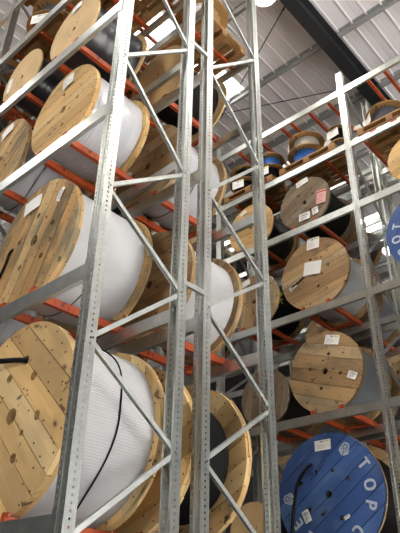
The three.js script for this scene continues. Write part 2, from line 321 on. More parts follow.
const rackLabel = {
  A: 'tall galvanised pallet rack full of large drums, near rack of the back-to-back pair',
  B: 'tall galvanised pallet rack bolted back to back behind the near drum rack',
  C: 'tall galvanised pallet rack across the aisle holding the blue drums',
  D: 'galvanised pallet rack hidden behind the rack holding the blue drums',
  E: 'farthest galvanised pallet rack, glimpsed through the gaps of the other racks',
};
for (const [k, r] of Object.entries(RACKS)) {
  const rack = r.thing = thing('pallet_rack', rackLabel[k], 'pallet rack');
  for (const x of r.xs) rackFrame(rack, x, r.zf, r.zr, r.mir);
  for (let i = 0; i + 1 < r.xs.length; i++) {
    const xa = r.xs[i + 1] + UW / 2, L = r.xs[i] - UW / 2 - xa, g = beamGeo(L - 0.004, r.bh), cg = connGeo(r.bh);
    r.lev.forEach((y) => {
      for (const back of [false, true]) {
        const t = sub('load_beam', rack, back ? xa + L : xa, y, back ? r.zr : r.zf);
        part('box_section', g, M.galv, t).position.x = 0.002;
        part('connector', cg, M.galv, t).position.x = -0.05;
        const c2 = part('connector', cg, M.galv, t); c2.scale.x = -1; c2.position.x = L + 0.05;
        if (back) t.rotation.y = Math.PI;
      }
    });
  }
}
for (const x of FX) for (const [k, zb, ys] of [['A', -3.876, [1.0, 4.385, 7.79]], ['C', -9.03, [1.0, 4.9, 8.4]]]) for (const y of ys) {
  const za = RACKS[k].zr, t = sub('row_spacer', RACKS[k].thing, x + 0.05, y, za);
  part('bar', boxGeo(-0.018, 0.018, -0.025, 0.025, zb - za + 0.003, -0.003), M.brace, t);
  part('end_tab', boxGeo(0.0102, 0.016, -0.03, 0.03, -0.003, 0.05), M.brace, t); part('end_tab', boxGeo(0.0102, 0.016, -0.03, 0.03, zb - za - 0.05, zb - za + 0.003), M.brace, t);
}

// ------------------------------------------------------------------ cable drums
const ev = new Evaluator(); ev.useGroups = false; ev.attributes = ['position', 'normal', 'uv'];
function strip(y0, y1, rad, z0, z1, off) { // the piece of a disc between two heights, extruded
  const s = new THREE.Shape(), e = 0.999 * rad, cl = (v) => Math.max(-e, Math.min(e, v)), a0 = Math.asin(cl(y0) / rad), a1 = Math.asin(cl(y1) / rad), n = Math.max(4, Math.round((a1 - a0) / 0.09));
  const pts = [];
  for (let i = 0; i <= n; i++) { const a = a0 + (a1 - a0) * i / n; pts.push([Math.cos(a) * rad, Math.sin(a) * rad]); }
  for (let i = n; i >= 0; i--) { const a = a0 + (a1 - a0) * i / n; pts.push([-Math.cos(a) * rad, Math.sin(a) * rad]); }
  s.setFromPoints(pts.map((p) => new THREE.Vector2(...p)));
  const g = new THREE.ExtrudeGeometry(s, { depth: z1 - z0, bevelEnabled: false, curveSegments: 1 }); g.translate(0, 0, z0);
  const P = g.attributes.position, U = g.attributes.uv; for (let i = 0; i < P.count; i++) U.setXY(i, P.getX(i) * 0.4 + off, (P.getY(i) + P.getZ(i)) * 0.4 + off * 1.7);
  return g;
}
function drill(g, holes, near) { // cut round holes that touch the strip
  let b = new Brush(g.index ? g.toNonIndexed() : g); b.updateMatrixWorld();
  for (const [x, y, r] of holes) {
    if (y + r < near[0] || y - r > near[1]) continue;
    const c = new THREE.CylinderGeometry(r, r, 0.4, 14); c.rotateX(Math.PI / 2); c.translate(x, y, 0);
    const h = new Brush(c); h.updateMatrixWorld(); b = ev.evaluate(b, h, SUBTRACTION); b.updateMatrixWorld();
  }
  return b.geometry;
}
const ring = (n, r, hr, a0 = 0) => Array.from({ length: n }, (_, i) => [Math.cos(a0 + i * 2 * Math.PI / n) * r, Math.sin(a0 + i * 2 * Math.PI / n) * r, hr]);
const HOLES = {
  big: [[0, 0, 0.085], ...ring(6, 0.46, 0.05, 33 * Math.PI / 180), [0.31, 0.01, 0.032], [-0.305, 0.49, 0.05]],
  five: [[0, 0, 0.085], ...ring(5, 0.43, 0.046, 24 * Math.PI / 180), [0.37, -0.08, 0.026]],
  four: [[0, 0, 0.08], ...ring(4, 0.42, 0.042, 0), [0.2, -0.14, 0.028]],
  blue: [[0, 0, 0.06], ...ring(4, 0.43, 0.04, -0.12), [0.3, 0.23, 0.03], [-0.29, -0.16, 0.03], [-0.3, 0.5, 0.035]],
  chip: [[0, 0, 0.07], [0.14, 0.16, 0.03], [-0.2, -0.1, 0.025], [0.2, 0.3, 0.018], [-0.14, -0.24, 0.02]],
};
const rot = (h, a) => h.map(([x, y, r]) => [x * Math.cos(a) - y * Math.sin(a), x * Math.sin(a) + y * Math.cos(a), r]);
function flangeProto(holes, n, solid) { // thickness 0.1: outer boards from z = 0 back to -0.055, inner boards crosswise behind them
  const outerBoards = [], innerBoards = [];
  if (solid) { outerBoards.push([drill(strip(-1, 1, 1, -0.05, 0, 0.1), holes, [-1, 1]), 0]); return { outerBoards, innerBoards, holes, solid }; }
  const cut = (count, ang, list, z0, z1) => {
    const H = rot(holes, -ang), ys = [-1]; for (let i = 1; i < count; i++) ys.push(-1 + 2 * i / count + rr(-0.03, 0.03)); ys.push(1);
    for (let i = 0; i < count; i++) { const y0 = ys[i] + 0.005, y1 = ys[i + 1] - 0.005, g = drill(strip(y0, y1, rr(0.985, 1), z0 - rr(0, 0.001), z1 + rr(-0.003, 0.0015), rnd()), H, [y0, y1]); g.rotateZ(ang); list.push([g, i]); }
  };
  cut(n, 0, outerBoards, -0.054, 0); cut(n, Math.PI / 2, innerBoards, -0.1, -0.0555);
  return { outerBoards, innerBoards, holes, solid };
}
const PROTO = { big: flangeProto(HOLES.big, 8), five: flangeProto(HOLES.five, 8), four: flangeProto(HOLES.four, 8), six: flangeProto(HOLES.four, 6), blue: flangeProto(HOLES.blue, 8), chip: flangeProto(HOLES.chip, 1, true) };
const boltGeo = (() => { const a = new THREE.CylinderGeometry(0.5, 0.5, 0.5, 6); a.rotateX(Math.PI / 2); return a; })();
const nailGeo = (() => { // nail heads around the rim
  const gs = []; for (let i = 0; i < 30; i++) for (const r of [0.93, 0.8, 0.6, 0.3]) { if (r < 0.9 && rnd() < (r < 0.7 ? 0.6 : 0.3)) continue; const a = i * 0.2094 + rr(-0.04, 0.04) + (r < 0.9 ? 0.1 : 0), q = r + rr(-0.025, 0.025), g = new THREE.CylinderGeometry(0.0105, 0.0105, 0.003, 6); g.rotateX(Math.PI / 2); g.translate(q * Math.cos(a), q * Math.sin(a), 0.0015); gs.push(g); }
  return mergeGeometries(gs);
})();
function flange(t, name, pr, R, z, back, mats, ang, nails, innerMats = mats) {
  const f = new THREE.Group(); f.name = name; f.position.set(0, R, z); f.scale.setScalar(R); f.rotation.set(0, back ? Math.PI : 0, 0); f.rotateZ(ang); t.add(f);
  for (const [g, i] of pr.outerBoards) part(pr.solid ? 'board' : 'plank', g, mats[(i * 7 + (back ? 1 : 0)) % mats.length], f);
  for (const [g, i] of pr.innerBoards) part('plank', g, innerMats[(i * 5 + 2) % innerMats.length], f);
  if (!back) for (const [x, y, r] of pr.holes.slice(1)) if (r > 0.032) { const b = part('bolt', boltGeo, M.steel, f); b.position.set(x, y, -0.075); b.scale.setScalar(r * 0.9); }
  if (nails && !pr.solid) { const nm = part('nails', nailGeo, M.nail, f); nm.userData.kind = 'stuff'; nm.position.z = 0.0015; }
  if (nails && !pr.solid && back) { const nm = part('nails', nailGeo, M.nail, f); nm.userData.kind = 'stuff'; nm.position.z = -0.1; nm.rotation.y = Math.PI; }
  return f;
}
function tubeBody(r, z0, z1, nA, nZ, f) { // cylinder about z with radius f(angle, s)
  const p = [], u = [], ix = [];
  for (let j = 0; j <= nZ; j++) for (let i = 0; i <= nA; i++) { const a = i / nA * 2 * Math.PI, s = j / nZ, q = r + f(a, s, i % nA, j); p.push(Math.cos(a) * q, Math.sin(a) * q, z0 + (z1 - z0) * s); u.push(a * r * 0.6, s * (z1 - z0) * 0.6); }
  for (let j = 0; j < nZ; j++) for (let i = 0; i < nA; i++) { const a = j * (nA + 1) + i, b = a + 1, c = a + nA + 1, d = c + 1; ix.push(a, c, b, b, c, d); }
  const g = new THREE.BufferGeometry(); g.setAttribute('position', new THREE.Float32BufferAttribute(p, 3)); g.setAttribute('uv', new THREE.Float32BufferAttribute(u, 2)); g.setIndex(ix); g.computeVertexNormals(); return g;
}
function bodyGeo(kind, rb, z0, z1, s) {
  if (kind === 'ribbed') { const n = Math.round(2 * Math.PI * rb / 0.024); return tubeBody(rb, z0, z1, n * 4, 8, (a, q, i) => [0, 0.002, 0.0026, 0.002][i % 4] + 0.010 * (vnoise(a * 2.5, q * 5, 16, 50, s) - 0.5) * Math.sin(q * Math.PI)); }
  if (kind === 'film') return tubeBody(rb, z0, z1, 120, 16, (a, q) => 0.016 * (vnoise(a * 4, q * 9, 25, 90, s) - 0.5) - 0.012 * Math.pow(Math.abs(q - 0.5) * 2, 6));
  if (kind === 'cable') { // turns lying side by side
    const d = 0.034, n = Math.max(3, Math.round(Math.abs(z1 - z0) / d)); return tubeBody(rb, z0, z1, 72, n * 5, (a, q) => -0.016 * (1 - Math.abs(Math.sin(q * n * Math.PI))) + 0.006 * (vnoise(a * 1.2, q * 6, 7, 60, s) - 0.5));
  }
  return tubeBody(rb, z0, z1, 90, 10, (a, q) => 0.008 * (vnoise(a * 3, q * 4, 19, 40, s) - 0.5));
}
function strapGeo(rb, z, w, wob, s, tr = 0.006) {
  const pts = []; for (let i = 0; i < 72; i++) { const a = i / 72 * 2 * Math.PI; pts.push(new THREE.Vector3(Math.cos(a) * (rb + 0.010), Math.sin(a) * (rb + 0.010), z + wob * (vnoise(i / 9, 0.5, 8, 8, s) - 0.5))); }
  return new THREE.TubeGeometry(new THREE.CatmullRomCurve3(pts, true), 144, tr, 5, true);
}
function sheetOfPaper(t, kind, x, y, w, h, tilt, z = 0.006) { // slightly curled sheet stapled to the flange
  const g = new THREE.PlaneGeometry(w, h, 6, 4), P = g.attributes.position;
  for (let i = 0; i < P.count; i++) { const u = P.getX(i) / w, v = P.getY(i) / h; P.setZ(i, 0.012 * (v + 0.5 < 0.4 ? (0.4 - v - 0.5) * 2 : 0) * (u + 0.6) + 0.004 * Math.cos(u * 5)); }
  g.computeVertexNormals();
  const m = part('paper_label', g, PAPER[kind], t, kind === 'pink' ? 'pink and red printed label' : 'white paper label'); m.position.set(x, y, z); m.rotation.z = tilt; return m;
}
function drum(o) { // o.x, o.L (beam top), o.z (front face), o.R, o.w (width), o.rb, o.body, o.wood, o.proto
  const t = thing('cable_drum', o.label, 'cable drum', [o.x, o.L + 0.004, o.z], 'cable drums on the racks');
  const th = (PROTO[o.proto].solid ? 0.05 : 0.1) * o.R, mats = o.mats;
  flange(t, 'flange', PROTO[o.proto], o.R, 0, false, mats, o.ang ?? 0, o.nails, o.inner);
  flange(t, 'flange', PROTO[o.proto], o.R, -o.w, true, o.backMats ?? mats, (o.ang ?? 0) + 0.7, o.nails);
  const b = part('winding', bodyGeo(o.kind, o.rb, -th - 0.002, -o.w + th + 0.002, o.x * 100 | 0), o.body, t, o.bodyLabel); b.position.y = o.R;
  for (const [q, wob, tr] of o.straps ?? []) part('strap', strapGeo(o.rb, -o.w * q, 0.02, wob, (o.x * 37 | 0) + (q * 50 | 0), tr), M.black, t, 'black strap').position.y = o.R;
  for (const [k, px, py, w, h, tilt] of o.papers ?? []) sheetOfPaper(t, k, px - o.x, py - o.L, w, h, tilt);
  // cradle: two rails with upturned front stops and a rear cross bar
  const r = o.rack; if (o.bare) return t;
  const g = Math.sqrt(0.072 * o.R - 0.0013) + 0.002, c = thing('drum_cradle', 'orange steel cradle ' + o.under, 'cradle', [o.x, o.L, r.zf], 'orange drum cradles on the beams');
  const zi = -0.052, zo = r.zr - r.zf + 0.052;
  for (const s of [-1, 1]) {
    const a = s > 0 ? g : -g - 0.05, b2 = a + 0.05;
    part('rail', mergeGeometries([boxGeo(a, b2, -0.045, 0.036, zo, zi), boxGeo(a, b2, 0.001, 0.036, zi, -0.002), boxGeo(a, b2, 0.001, 0.036, r.zr - r.zf + 0.002, zo)]), M.orange, c);
    part('stop', boxGeo(a - 0.01, b2 + 0.01, 0.036, 0.062, -0.05, -0.012), M.orange, c);
  }
  part('cross_bar', boxGeo(-g, g, -0.045, -0.005, zo + 0.12, zo + 0.17), M.orange, c);
  return t;
}
const A = RACKS.A, B = RACKS.B, C = RACKS.C, D = RACKS.D, E = RACKS.E;
const zA = -2.62, zB = -3.96, zC = -7.765, zD = -9.12, zE = -12.79;
const W = WOOD, chip = [M.chip];
const drums = {};
const dz = (key, rack, li, o) => { drums[key] = drum({ rack, L: rack.lev[li], z: { A: zA, B: zB, C: zC, D: zD, E: zE }[key[0]], ...o }); };
// near rack
dz('A5', A, 0, { x: -4.51, R: 0.84, w: 1.0, rb: 0.77, proto: 'big', mats: W.tan, ang: -0.733, nails: true, kind: 'ribbed', body: M.whitePlastic, straps: [[0.52, 0.22, 0.008]], label: 'largest pine cable drum, white ribbed wrap, black cable end poking from its flange', under: 'under the drum with the poking cable end' });
dz('A4', A, 1, { x: -4.67, R: 0.705, w: 0.98, rb: 0.645, proto: 'five', mats: W.aged, ang: 1.15, nails: true, kind: 'ribbed', body: M.whitePlastic, straps: [[0.42, 0.05, 0.005]], papers: [['plain', -4.82, 5.37, 0.3, 0.17, 0.05], ['code', -4.305, 5.265, 0.16, 0.085, 1.0]], label: 'grey-streaked pine drum with white ribbed wrap, second level of the near rack', under: 'under the grey-streaked drum with white ribbed wrap' });
dz('A4d0', A, 1, { x: -6.02, R: 0.42, w: 0.85, rb: 0.36, proto: 'four', mats: W.brown, ang: 0.3, kind: 'film', body: M.film, label: 'small brown drum beside the grey-streaked drum on the near rack', under: 'under the small brown drum beside the grey-streaked one' });
dz('A3', A, 2, { x: -4.57, R: 0.6, w: 0.8, rb: 0.545, proto: 'four', mats: W.pale, ang: 0.13, nails: true, kind: 'film', body: M.film, papers: [['table', -4.555, 7.04, 0.2, 0.18, 0.1]], label: 'honey-coloured plank drum in shiny white film, third level of the near rack', under: 'under the honey-coloured drum in shiny film' });
dz('A3d0', A, 2, { x: -5.86, R: 0.59, w: 0.84, rb: 0.53, proto: 'four', mats: W.aged, ang: 0.75, nails: true, kind: 'film', body: M.film, straps: [[0.4, 0.1, 0.006]], papers: [['plain', -5.83, 7.03, 0.26, 0.16, 0.25]], label: 'pine drum with a paper sheet, beside the honey-coloured film-wrapped drum', under: 'under the pine drum beside the honey-coloured one' });
dz('A2', A, 3, { x: -4.66, R: 0.49, w: 0.82, rb: 0.43, proto: 'chip', mats: chip, ang: 0.2, kind: 'plain', body: M.darkWrap, papers: [['plain', -4.67, 8.49, 0.2, 0.13, 0.1]], label: 'smooth yellow chipboard drum with dark winding, fourth level, toward the open end', under: 'under the larger smooth chipboard drum' });
dz('A2d0', A, 3, { x: -5.8, R: 0.45, w: 0.8, rb: 0.38, proto: 'chip', mats: chip, ang: 1.2, kind: 'plain', body: M.darkWrap, papers: [['plain', -6.12, 8.05, 0.11, 0.28, -0.1]], label: 'smaller smooth chipboard drum with a paper label on its rim, fourth level', under: 'under the smaller smooth chipboard drum' });
// far rack of the pair
dz('B5', B, 0, { x: -4.5, R: 0.82, w: 0.86, rb: 0.6, proto: 'big', mats: W.tan, ang: 0.4, nails: true, kind: 'cable', body: M.black, bodyLabel: 'thick black cable turns', label: 'large bare drum wound with thick black cable behind the end frames', under: 'under the bare drum of thick black cable' });
dz('B4', B, 1, { x: -4.41, R: 0.67, w: 0.86, rb: 0.58, proto: 'four', mats: W.brown, ang: 0.05, nails: true, kind: 'ribbed', body: M.whitePlastic, label: 'brown plank drum with white ribbed wrap behind the end frames', under: 'under the brown drum with white wrap' });
dz('B3', B, 2, { x: -4.58, R: 0.62, w: 0.86, rb: 0.54, proto: 'six', mats: W.brown, ang: 0.1, nails: true, kind: 'film', body: M.film, straps: [[0.45, 0.06, 0.005]], papers: [['table', -4.98, 6.62, 0.14, 0.2, -0.5]], label: 'brown plank drum with film wrap and black strap, third level behind frames', under: 'under the film-wrapped drum behind the end frames' });
dz('B2', B, 3, { x: -4.5, R: 0.56, w: 0.84, rb: 0.42, proto: 'chip', mats: chip, ang: 0.8, kind: 'plain', body: M.black, label: 'larger chipboard drum with black winding, fourth level behind the end frames', under: 'under the larger chipboard drum behind the frames' });
dz('B5d0', B, 0, { x: -5.85, R: 0.48, w: 0.86, rb: 0.4, proto: 'six', mats: W.brown, kind: 'plain', body: M.darkWrap, label: 'brown drum hidden behind the largest pine drum', under: 'under the drum hidden behind the largest one' });
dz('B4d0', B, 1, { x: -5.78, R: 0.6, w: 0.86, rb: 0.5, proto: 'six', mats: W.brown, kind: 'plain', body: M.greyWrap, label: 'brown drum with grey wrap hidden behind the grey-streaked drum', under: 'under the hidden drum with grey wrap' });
dz('B3d0', B, 2, { x: -5.85, R: 0.55, w: 0.86, rb: 0.45, proto: 'six', mats: W.brown, kind: 'plain', body: M.darkWrap, label: 'brown drum with dark wrap hidden behind the film-wrapped drums', under: 'under the hidden drum with dark wrap' });
dz('B2d0', B, 3, { x: -5.78, R: 0.47, w: 0.84, rb: 0.38, proto: 'chip', mats: chip, kind: 'plain', body: M.darkWrap, label: 'chipboard drum hidden behind the two smooth chipboard drums', under: 'under the hidden chipboard drum' });
// rack across the aisle
dz('C1', C, 0, { x: -4.61, R: 0.85, w: 0.95, rb: 0.7, proto: 'blue', mats: W.blue, backMats: W.brown, inner: W.tan, ang: 0.62, kind: 'cable', body: M.black, papers: [['head', -4.64, 3.85, 0.27, 0.15, 0.0], ['code', -4.99, 2.91, 0.12, 0.17, 0.4], ['code', -4.355, 2.85, 0.09, 0.05, 0.4]], label: 'big blue-painted drum with white stencilled letters on the lowest level', under: 'under the big blue drum with black cable' });
dz('C1d0', C, 0, { x: -5.95, R: 0.44, w: 0.8, rb: 0.36, proto: 'chip', mats: chip, kind: 'plain', body: M.darkWrap, label: 'small chipboard drum beside the big blue drum', under: 'under the small chipboard drum beside the blue one' });
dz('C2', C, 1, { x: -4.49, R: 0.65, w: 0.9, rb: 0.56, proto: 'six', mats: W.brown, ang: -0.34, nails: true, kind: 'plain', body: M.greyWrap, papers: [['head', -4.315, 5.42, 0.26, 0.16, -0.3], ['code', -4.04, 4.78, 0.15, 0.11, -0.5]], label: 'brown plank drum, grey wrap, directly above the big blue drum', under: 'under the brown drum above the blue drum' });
dz('C2d0', C, 1, { x: -5.65, R: 0.48, w: 0.85, rb: 0.38, proto: 'four', mats: W.grey, ang: 1.4, kind: 'plain', body: M.darkWrap, label: 'dark weathered drum in shade on the second level across the aisle', under: 'under the dark weathered drum across the aisle' });
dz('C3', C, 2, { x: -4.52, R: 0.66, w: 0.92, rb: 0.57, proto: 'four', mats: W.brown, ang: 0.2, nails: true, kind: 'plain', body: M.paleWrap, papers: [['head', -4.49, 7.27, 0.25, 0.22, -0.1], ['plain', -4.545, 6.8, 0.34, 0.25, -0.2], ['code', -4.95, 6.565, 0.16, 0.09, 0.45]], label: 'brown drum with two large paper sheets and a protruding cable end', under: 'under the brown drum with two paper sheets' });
dz('C3d0', C, 2, { x: -5.8, R: 0.54, w: 0.9, rb: 0.45, proto: 'six', mats: W.brown, ang: 1.5, nails: true, kind: 'plain', body: M.black, papers: [['plain', -5.98, 7.0, 0.22, 0.12, 0.2]], label: 'brown drum with black wrap and yellow-green print across the aisle', under: 'under the drum with yellow-green print' });
dz('C4', C, 3, { x: -4.59, R: 0.53, w: 0.9, rb: 0.45, proto: 'four', mats: W.grey, ang: 0.5, nails: true, kind: 'plain', body: M.black, papers: [['table', -4.6, 8.66, 0.26, 0.13, 0.15], ['pink', -4.24, 8.16, 0.2, 0.28, -0.15], ['code', -4.61, 7.895, 0.23, 0.15, -0.08], ['code', -4.385, 7.92, 0.12, 0.14, 0.1]], label: 'weathered grey drum with pink label and several white labels', under: 'under the weathered grey drum with pink label' });
dz('C4d0', C, 3, { x: -5.83, R: 0.53, w: 0.9, rb: 0.44, proto: 'six', mats: W.pale, ang: -0.05, kind: 'plain', body: M.darkWrap, papers: [['plain', -5.98, 8.6, 0.16, 0.08, 0.3]], label: 'pale new-wood drum with dark wrap beside the weathered grey drum', under: 'under the pale new-wood drum' });
dz('C3r', C, 2, { x: -2.48, R: 0.71, w: 0.9, rb: 0.6, proto: 'blue', mats: W.blue, inner: W.tan, ang: 1.1, kind: 'cable', body: M.black, label: 'blue-painted drum with white letters on the third level past the upright', under: 'under the blue drum on the third level' });
dz('C4r', C, 3, { x: -2.49, R: 0.47, w: 0.85, rb: 0.4, proto: 'six', mats: W.pale, ang: 0.3, kind: 'plain', body: M.darkWrap, label: 'pale plank drum on the level above the smaller blue drum', under: 'under the pale drum above the blue one' });
dz('C2r', C, 1, { x: -2.55, R: 0.68, w: 0.9, rb: 0.58, proto: 'four', mats: W.blue, ang: 0.3, kind: 'cable', body: M.black, label: 'blue-painted drum without letters on the level below the smaller blue drum', under: 'under the blue drum without letters' });
// rack behind it
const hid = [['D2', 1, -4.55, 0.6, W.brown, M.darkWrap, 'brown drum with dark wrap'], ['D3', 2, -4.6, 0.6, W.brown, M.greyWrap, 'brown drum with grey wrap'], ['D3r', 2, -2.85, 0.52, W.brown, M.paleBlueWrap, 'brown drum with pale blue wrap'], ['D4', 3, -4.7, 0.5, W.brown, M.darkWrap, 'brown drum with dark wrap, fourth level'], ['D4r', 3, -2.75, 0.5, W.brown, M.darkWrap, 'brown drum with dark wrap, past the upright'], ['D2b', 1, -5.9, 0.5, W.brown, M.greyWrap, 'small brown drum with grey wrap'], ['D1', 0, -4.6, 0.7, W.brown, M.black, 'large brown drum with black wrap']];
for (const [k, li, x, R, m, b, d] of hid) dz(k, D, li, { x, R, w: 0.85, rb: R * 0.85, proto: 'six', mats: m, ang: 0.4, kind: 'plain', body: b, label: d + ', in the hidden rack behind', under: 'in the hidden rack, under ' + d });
const far = [[0, -8.4, 0.7], [0, -7.2, 0.45], [1, -8.6, 0.6], [1, -7.3, 0.6], [1, -5.4, 0.6], [2, -8.5, 0.6], [2, -7.2, 0.55], [2, -5.5, 0.6], [2, -1.6, 0.6], [3, -7.4, 0.5], [3, -5.3, 0.5], [3, -1.8, 0.5], [1, -1.7, 0.6]];
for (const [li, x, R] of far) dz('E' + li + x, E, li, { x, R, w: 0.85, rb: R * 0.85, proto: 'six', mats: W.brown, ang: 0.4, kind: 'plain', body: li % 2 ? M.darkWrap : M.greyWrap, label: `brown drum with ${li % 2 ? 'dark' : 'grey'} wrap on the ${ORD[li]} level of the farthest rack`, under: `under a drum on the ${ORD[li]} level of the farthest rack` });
// inner bays
const inner = [['B3x', B, 2, -7.4, 0.55, 'white film'], ['B4x', B, 1, -7.4, 0.6, 'grey film'], ['C3x', C, 2, -7.4, 0.55, 'dark wrap'], ['C4x', C, 3, -7.35, 0.5, 'dark wrap'], ['C2x', C, 1, -7.4, 0.55, 'dark wrap'], ['A2x', A, 3, -7.35, 0.47, 'dark wrap'], ['B2x', B, 3, -7.4, 0.47, 'dark wrap']];
for (const [k, r, li, x, R, d] of inner) dz(k, r, li, { x, R, w: 0.85, rb: R * 0.86, proto: 'six', mats: W.brown, ang: 0.4, kind: 'plain', body: d === 'dark wrap' ? M.darkWrap : M.film, label: `brown drum with ${d}, inner bay, ${ORD[li]} level, ${r.who}`, under: `under the inner ${d} drum, ${ORD[li]} level, ${k[0] === 'C' ? 'across the aisle' : k[0] === 'A' ? 'near rack' : 'far rack'}` });

// loose cable ends
function cableOn(t, pts, r, name = 'cable_end') { return part(name, new THREE.TubeGeometry(new THREE.CatmullRomCurve3(pts.map((p) => new THREE.Vector3(...p))), 32, r, 8), M.black, t, 'black cable end'); }
{ const R = 0.84; cableOn(drums.A5, [[0.1, R + 0.475, -0.1], [0.095, R + 0.472, 0.0], [0.03, R + 0.475, 0.055], [-0.14, R + 0.49, 0.115], [-0.45, R + 0.52, 0.2]], 0.025);
  cableOn(drums.A4, [[-0.38, 0.705 + 0.05, 0.004], [-0.4, 0.705 - 0.0, 0.022], [-0.44, 0.705 - 0.12, 0.022], [-0.52, 0.705 - 0.26, 0.022]], 0.014);
  cableOn(drums.C3, [[-0.2, 0.66 - 0.02, -0.02], [-0.22, 0.66 - 0.03, 0.02], [-0.3, 0.66 - 0.09, 0.03], [-0.44, 0.66 - 0.13, 0.03]], 0.014);
  cableOn(drums.C1, [[-0.245, 0.85 + 0.44, -0.05], [-0.25, 0.85 + 0.43, 0.02], [-0.33, 0.85 + 0.36, 0.045], [-0.47, 0.85 + 0.2, 0.04], [-0.55, 0.85 - 0.05, 0.035], [-0.6, 0.85 - 0.3, 0.035], [-0.63, 0.85 - 0.5, 0.035]], 0.024); }
// stencilled letters and wheel emblems on the blue drums
const font = await new FontLoader().loadAsync('fonts/droid/droid_sans_bold.typeface.json');
function letter(t, ch, R, rad, deg, size, mat = M.stencil, spin = 0) {
  const g = new TextGeometry(ch, { font, size, depth: 0.0015, curveSegments: 5 }); g.computeBoundingBox(); const b = g.boundingBox; g.translate(-(b.min.x + b.max.x) / 2, -(b.min.y + b.max.y) / 2, 0);
  const a = deg * Math.PI / 180, m = part('stencil_letter', g, mat, t); m.position.set(Math.cos(a) * rad * R, R + Math.sin(a) * rad * R, 0.003); m.rotation.z = a - Math.PI / 2 + spin;
}
function emblem(t, R, rad, deg, s) { // wheel held in an open hand shape
  const gs = [], a = deg * Math.PI / 180;
  const rg = new THREE.RingGeometry(s * 0.36, s * 0.5, 20); rg.translate(0, s * 0.25, 0); gs.push(rg);
  for (let i = 0; i < 3; i++) { const q = new THREE.PlaneGeometry(s * 0.08, s * 0.8); q.rotateZ(i * Math.PI / 3); q.translate(0, s * 0.25, 0); gs.push(q); }
  for (const k of [-1, 1]) { const sh = new THREE.Shape([[0.06, -0.75], [0.62, -0.35], [0.62, 0.2], [0.42, -0.15], [0.06, -0.35]].map(([x, y]) => new THREE.Vector2(x * k * s, y * s))); gs.push(new THREE.ShapeGeometry(sh)); }
  const ex = mergeGeometries(gs.map((g) => { const h = g.index ? g.toNonIndexed() : g; return h; }));
  const m = part('stencil_emblem', ex, M.stencil, t); m.position.set(Math.cos(a) * rad * R, R + Math.sin(a) * rad * R, 0.0045); m.rotation.z = a - Math.PI / 2;
}
[...'TOPCABLE'].forEach((ch, i) => letter(drums.C1, ch, 0.85, [0.8, 0.76, 0.77, 0.76, 0.76, 0.76, 0.76, 0.75][i], [30, 5, -18, -52, -75, -100, -124, -147][i], 0.17));
emblem(drums.C1, 0.85, 0.77, 61, 0.13); emblem(drums.C1, 0.85, 0.78, 180, 0.13);
[...'470 N011'].forEach((ch, i) => { if (ch === ' ') return; const g = new TextGeometry(ch, { font, size: 0.05, depth: 0.001, curveSegments: 3 }); const m = part('stencil_letter', g, M.stencilDark, drums.C1); m.position.set(-0.27 + i * 0.037, 0.85 + 0.2 + i * 0.03, 0.003); m.rotation.z = 0.62; });
[...'TOPCABLE'].forEach((ch, i) => letter(drums.C3r, ch, 0.71, 0.77, 158 + i * 24, 0.15));
emblem(drums.C3r, 0.71, 0.77, 120, 0.11);
{ // yellow-green print on the black wrap
  const a0 = -0.05; for (const [i, ch] of [...'PC'].entries()) { const g = new TextGeometry(ch, { font, size: 0.1, depth: 0.002, curveSegments: 4 }); g.translate(-0.04, 0, 0); const m = part('print', g, M.greenPrint, drums.C3d0, 'yellow-green print'); m.rotation.order = 'YXZ'; m.rotation.set(0, Math.PI / 2, 0); m.position.set(0.461, 0.54 + 0.02 - i * 0.13, -0.2); } }

// ------------------------------------------------------------------ pallets and small reels
const PB = boxGeo;
function pallet(x, y, z, label) { // 1.2 wide along x, 0.95 deep
  const t = thing('pallet', label, 'pallet', [x, y, z], 'wooden pallets on the fifth levels'), mt = (i) => W.pallet[i % 3];
  const D2 = 0.475;
  [-D2, -0.05, D2 - 0.1].forEach((zz, i) => part('bottom_board', PB(-0.6, 0.6, 0, 0.02, zz, zz + 0.1), mt(i), t));
  let n = 0; for (const xx of [-0.6, -0.06, 0.48]) for (const zz of [-D2, -0.05, D2 - 0.1]) part('block', PB(xx, xx + 0.12, 0.0205, 0.1, zz, zz + 0.1), mt(n++), t);
  [-0.6, -0.06, 0.48].forEach((xx, i) => part('stringer_board', PB(xx, xx + 0.12, 0.1005, 0.12, -D2, D2), mt(i + 1), t));
  for (let i = 0; i < 7; i++) { const zz = -D2 + i * (0.95 - 0.11) / 6; part('deck_board', PB(-0.6, 0.6, 0.1205, 0.142, zz, zz + 0.11), mt(i * 2), t); }
  return t;
}
function supportBars(rack, li, xs, label) {
  for (const x of xs) {
    const y = rack.lev[li], t = thing('support_bar', label, 'support bar', [x, y, rack.zf], 'orange support bars across the beams'), d = rack.zr - rack.zf;
    part('bar', boxGeo(-0.025, 0.025, -0.06, -0.001, d + 0.052, -0.052), M.orange, t);
    part('hook', boxGeo(-0.025, 0.025, 0.001, 0.006, -0.06, -0.002), M.orange, t); part('hook', boxGeo(-0.025, 0.025, 0.001, 0.006, d + 0.002, d + 0.06), M.orange, t);
  }
}
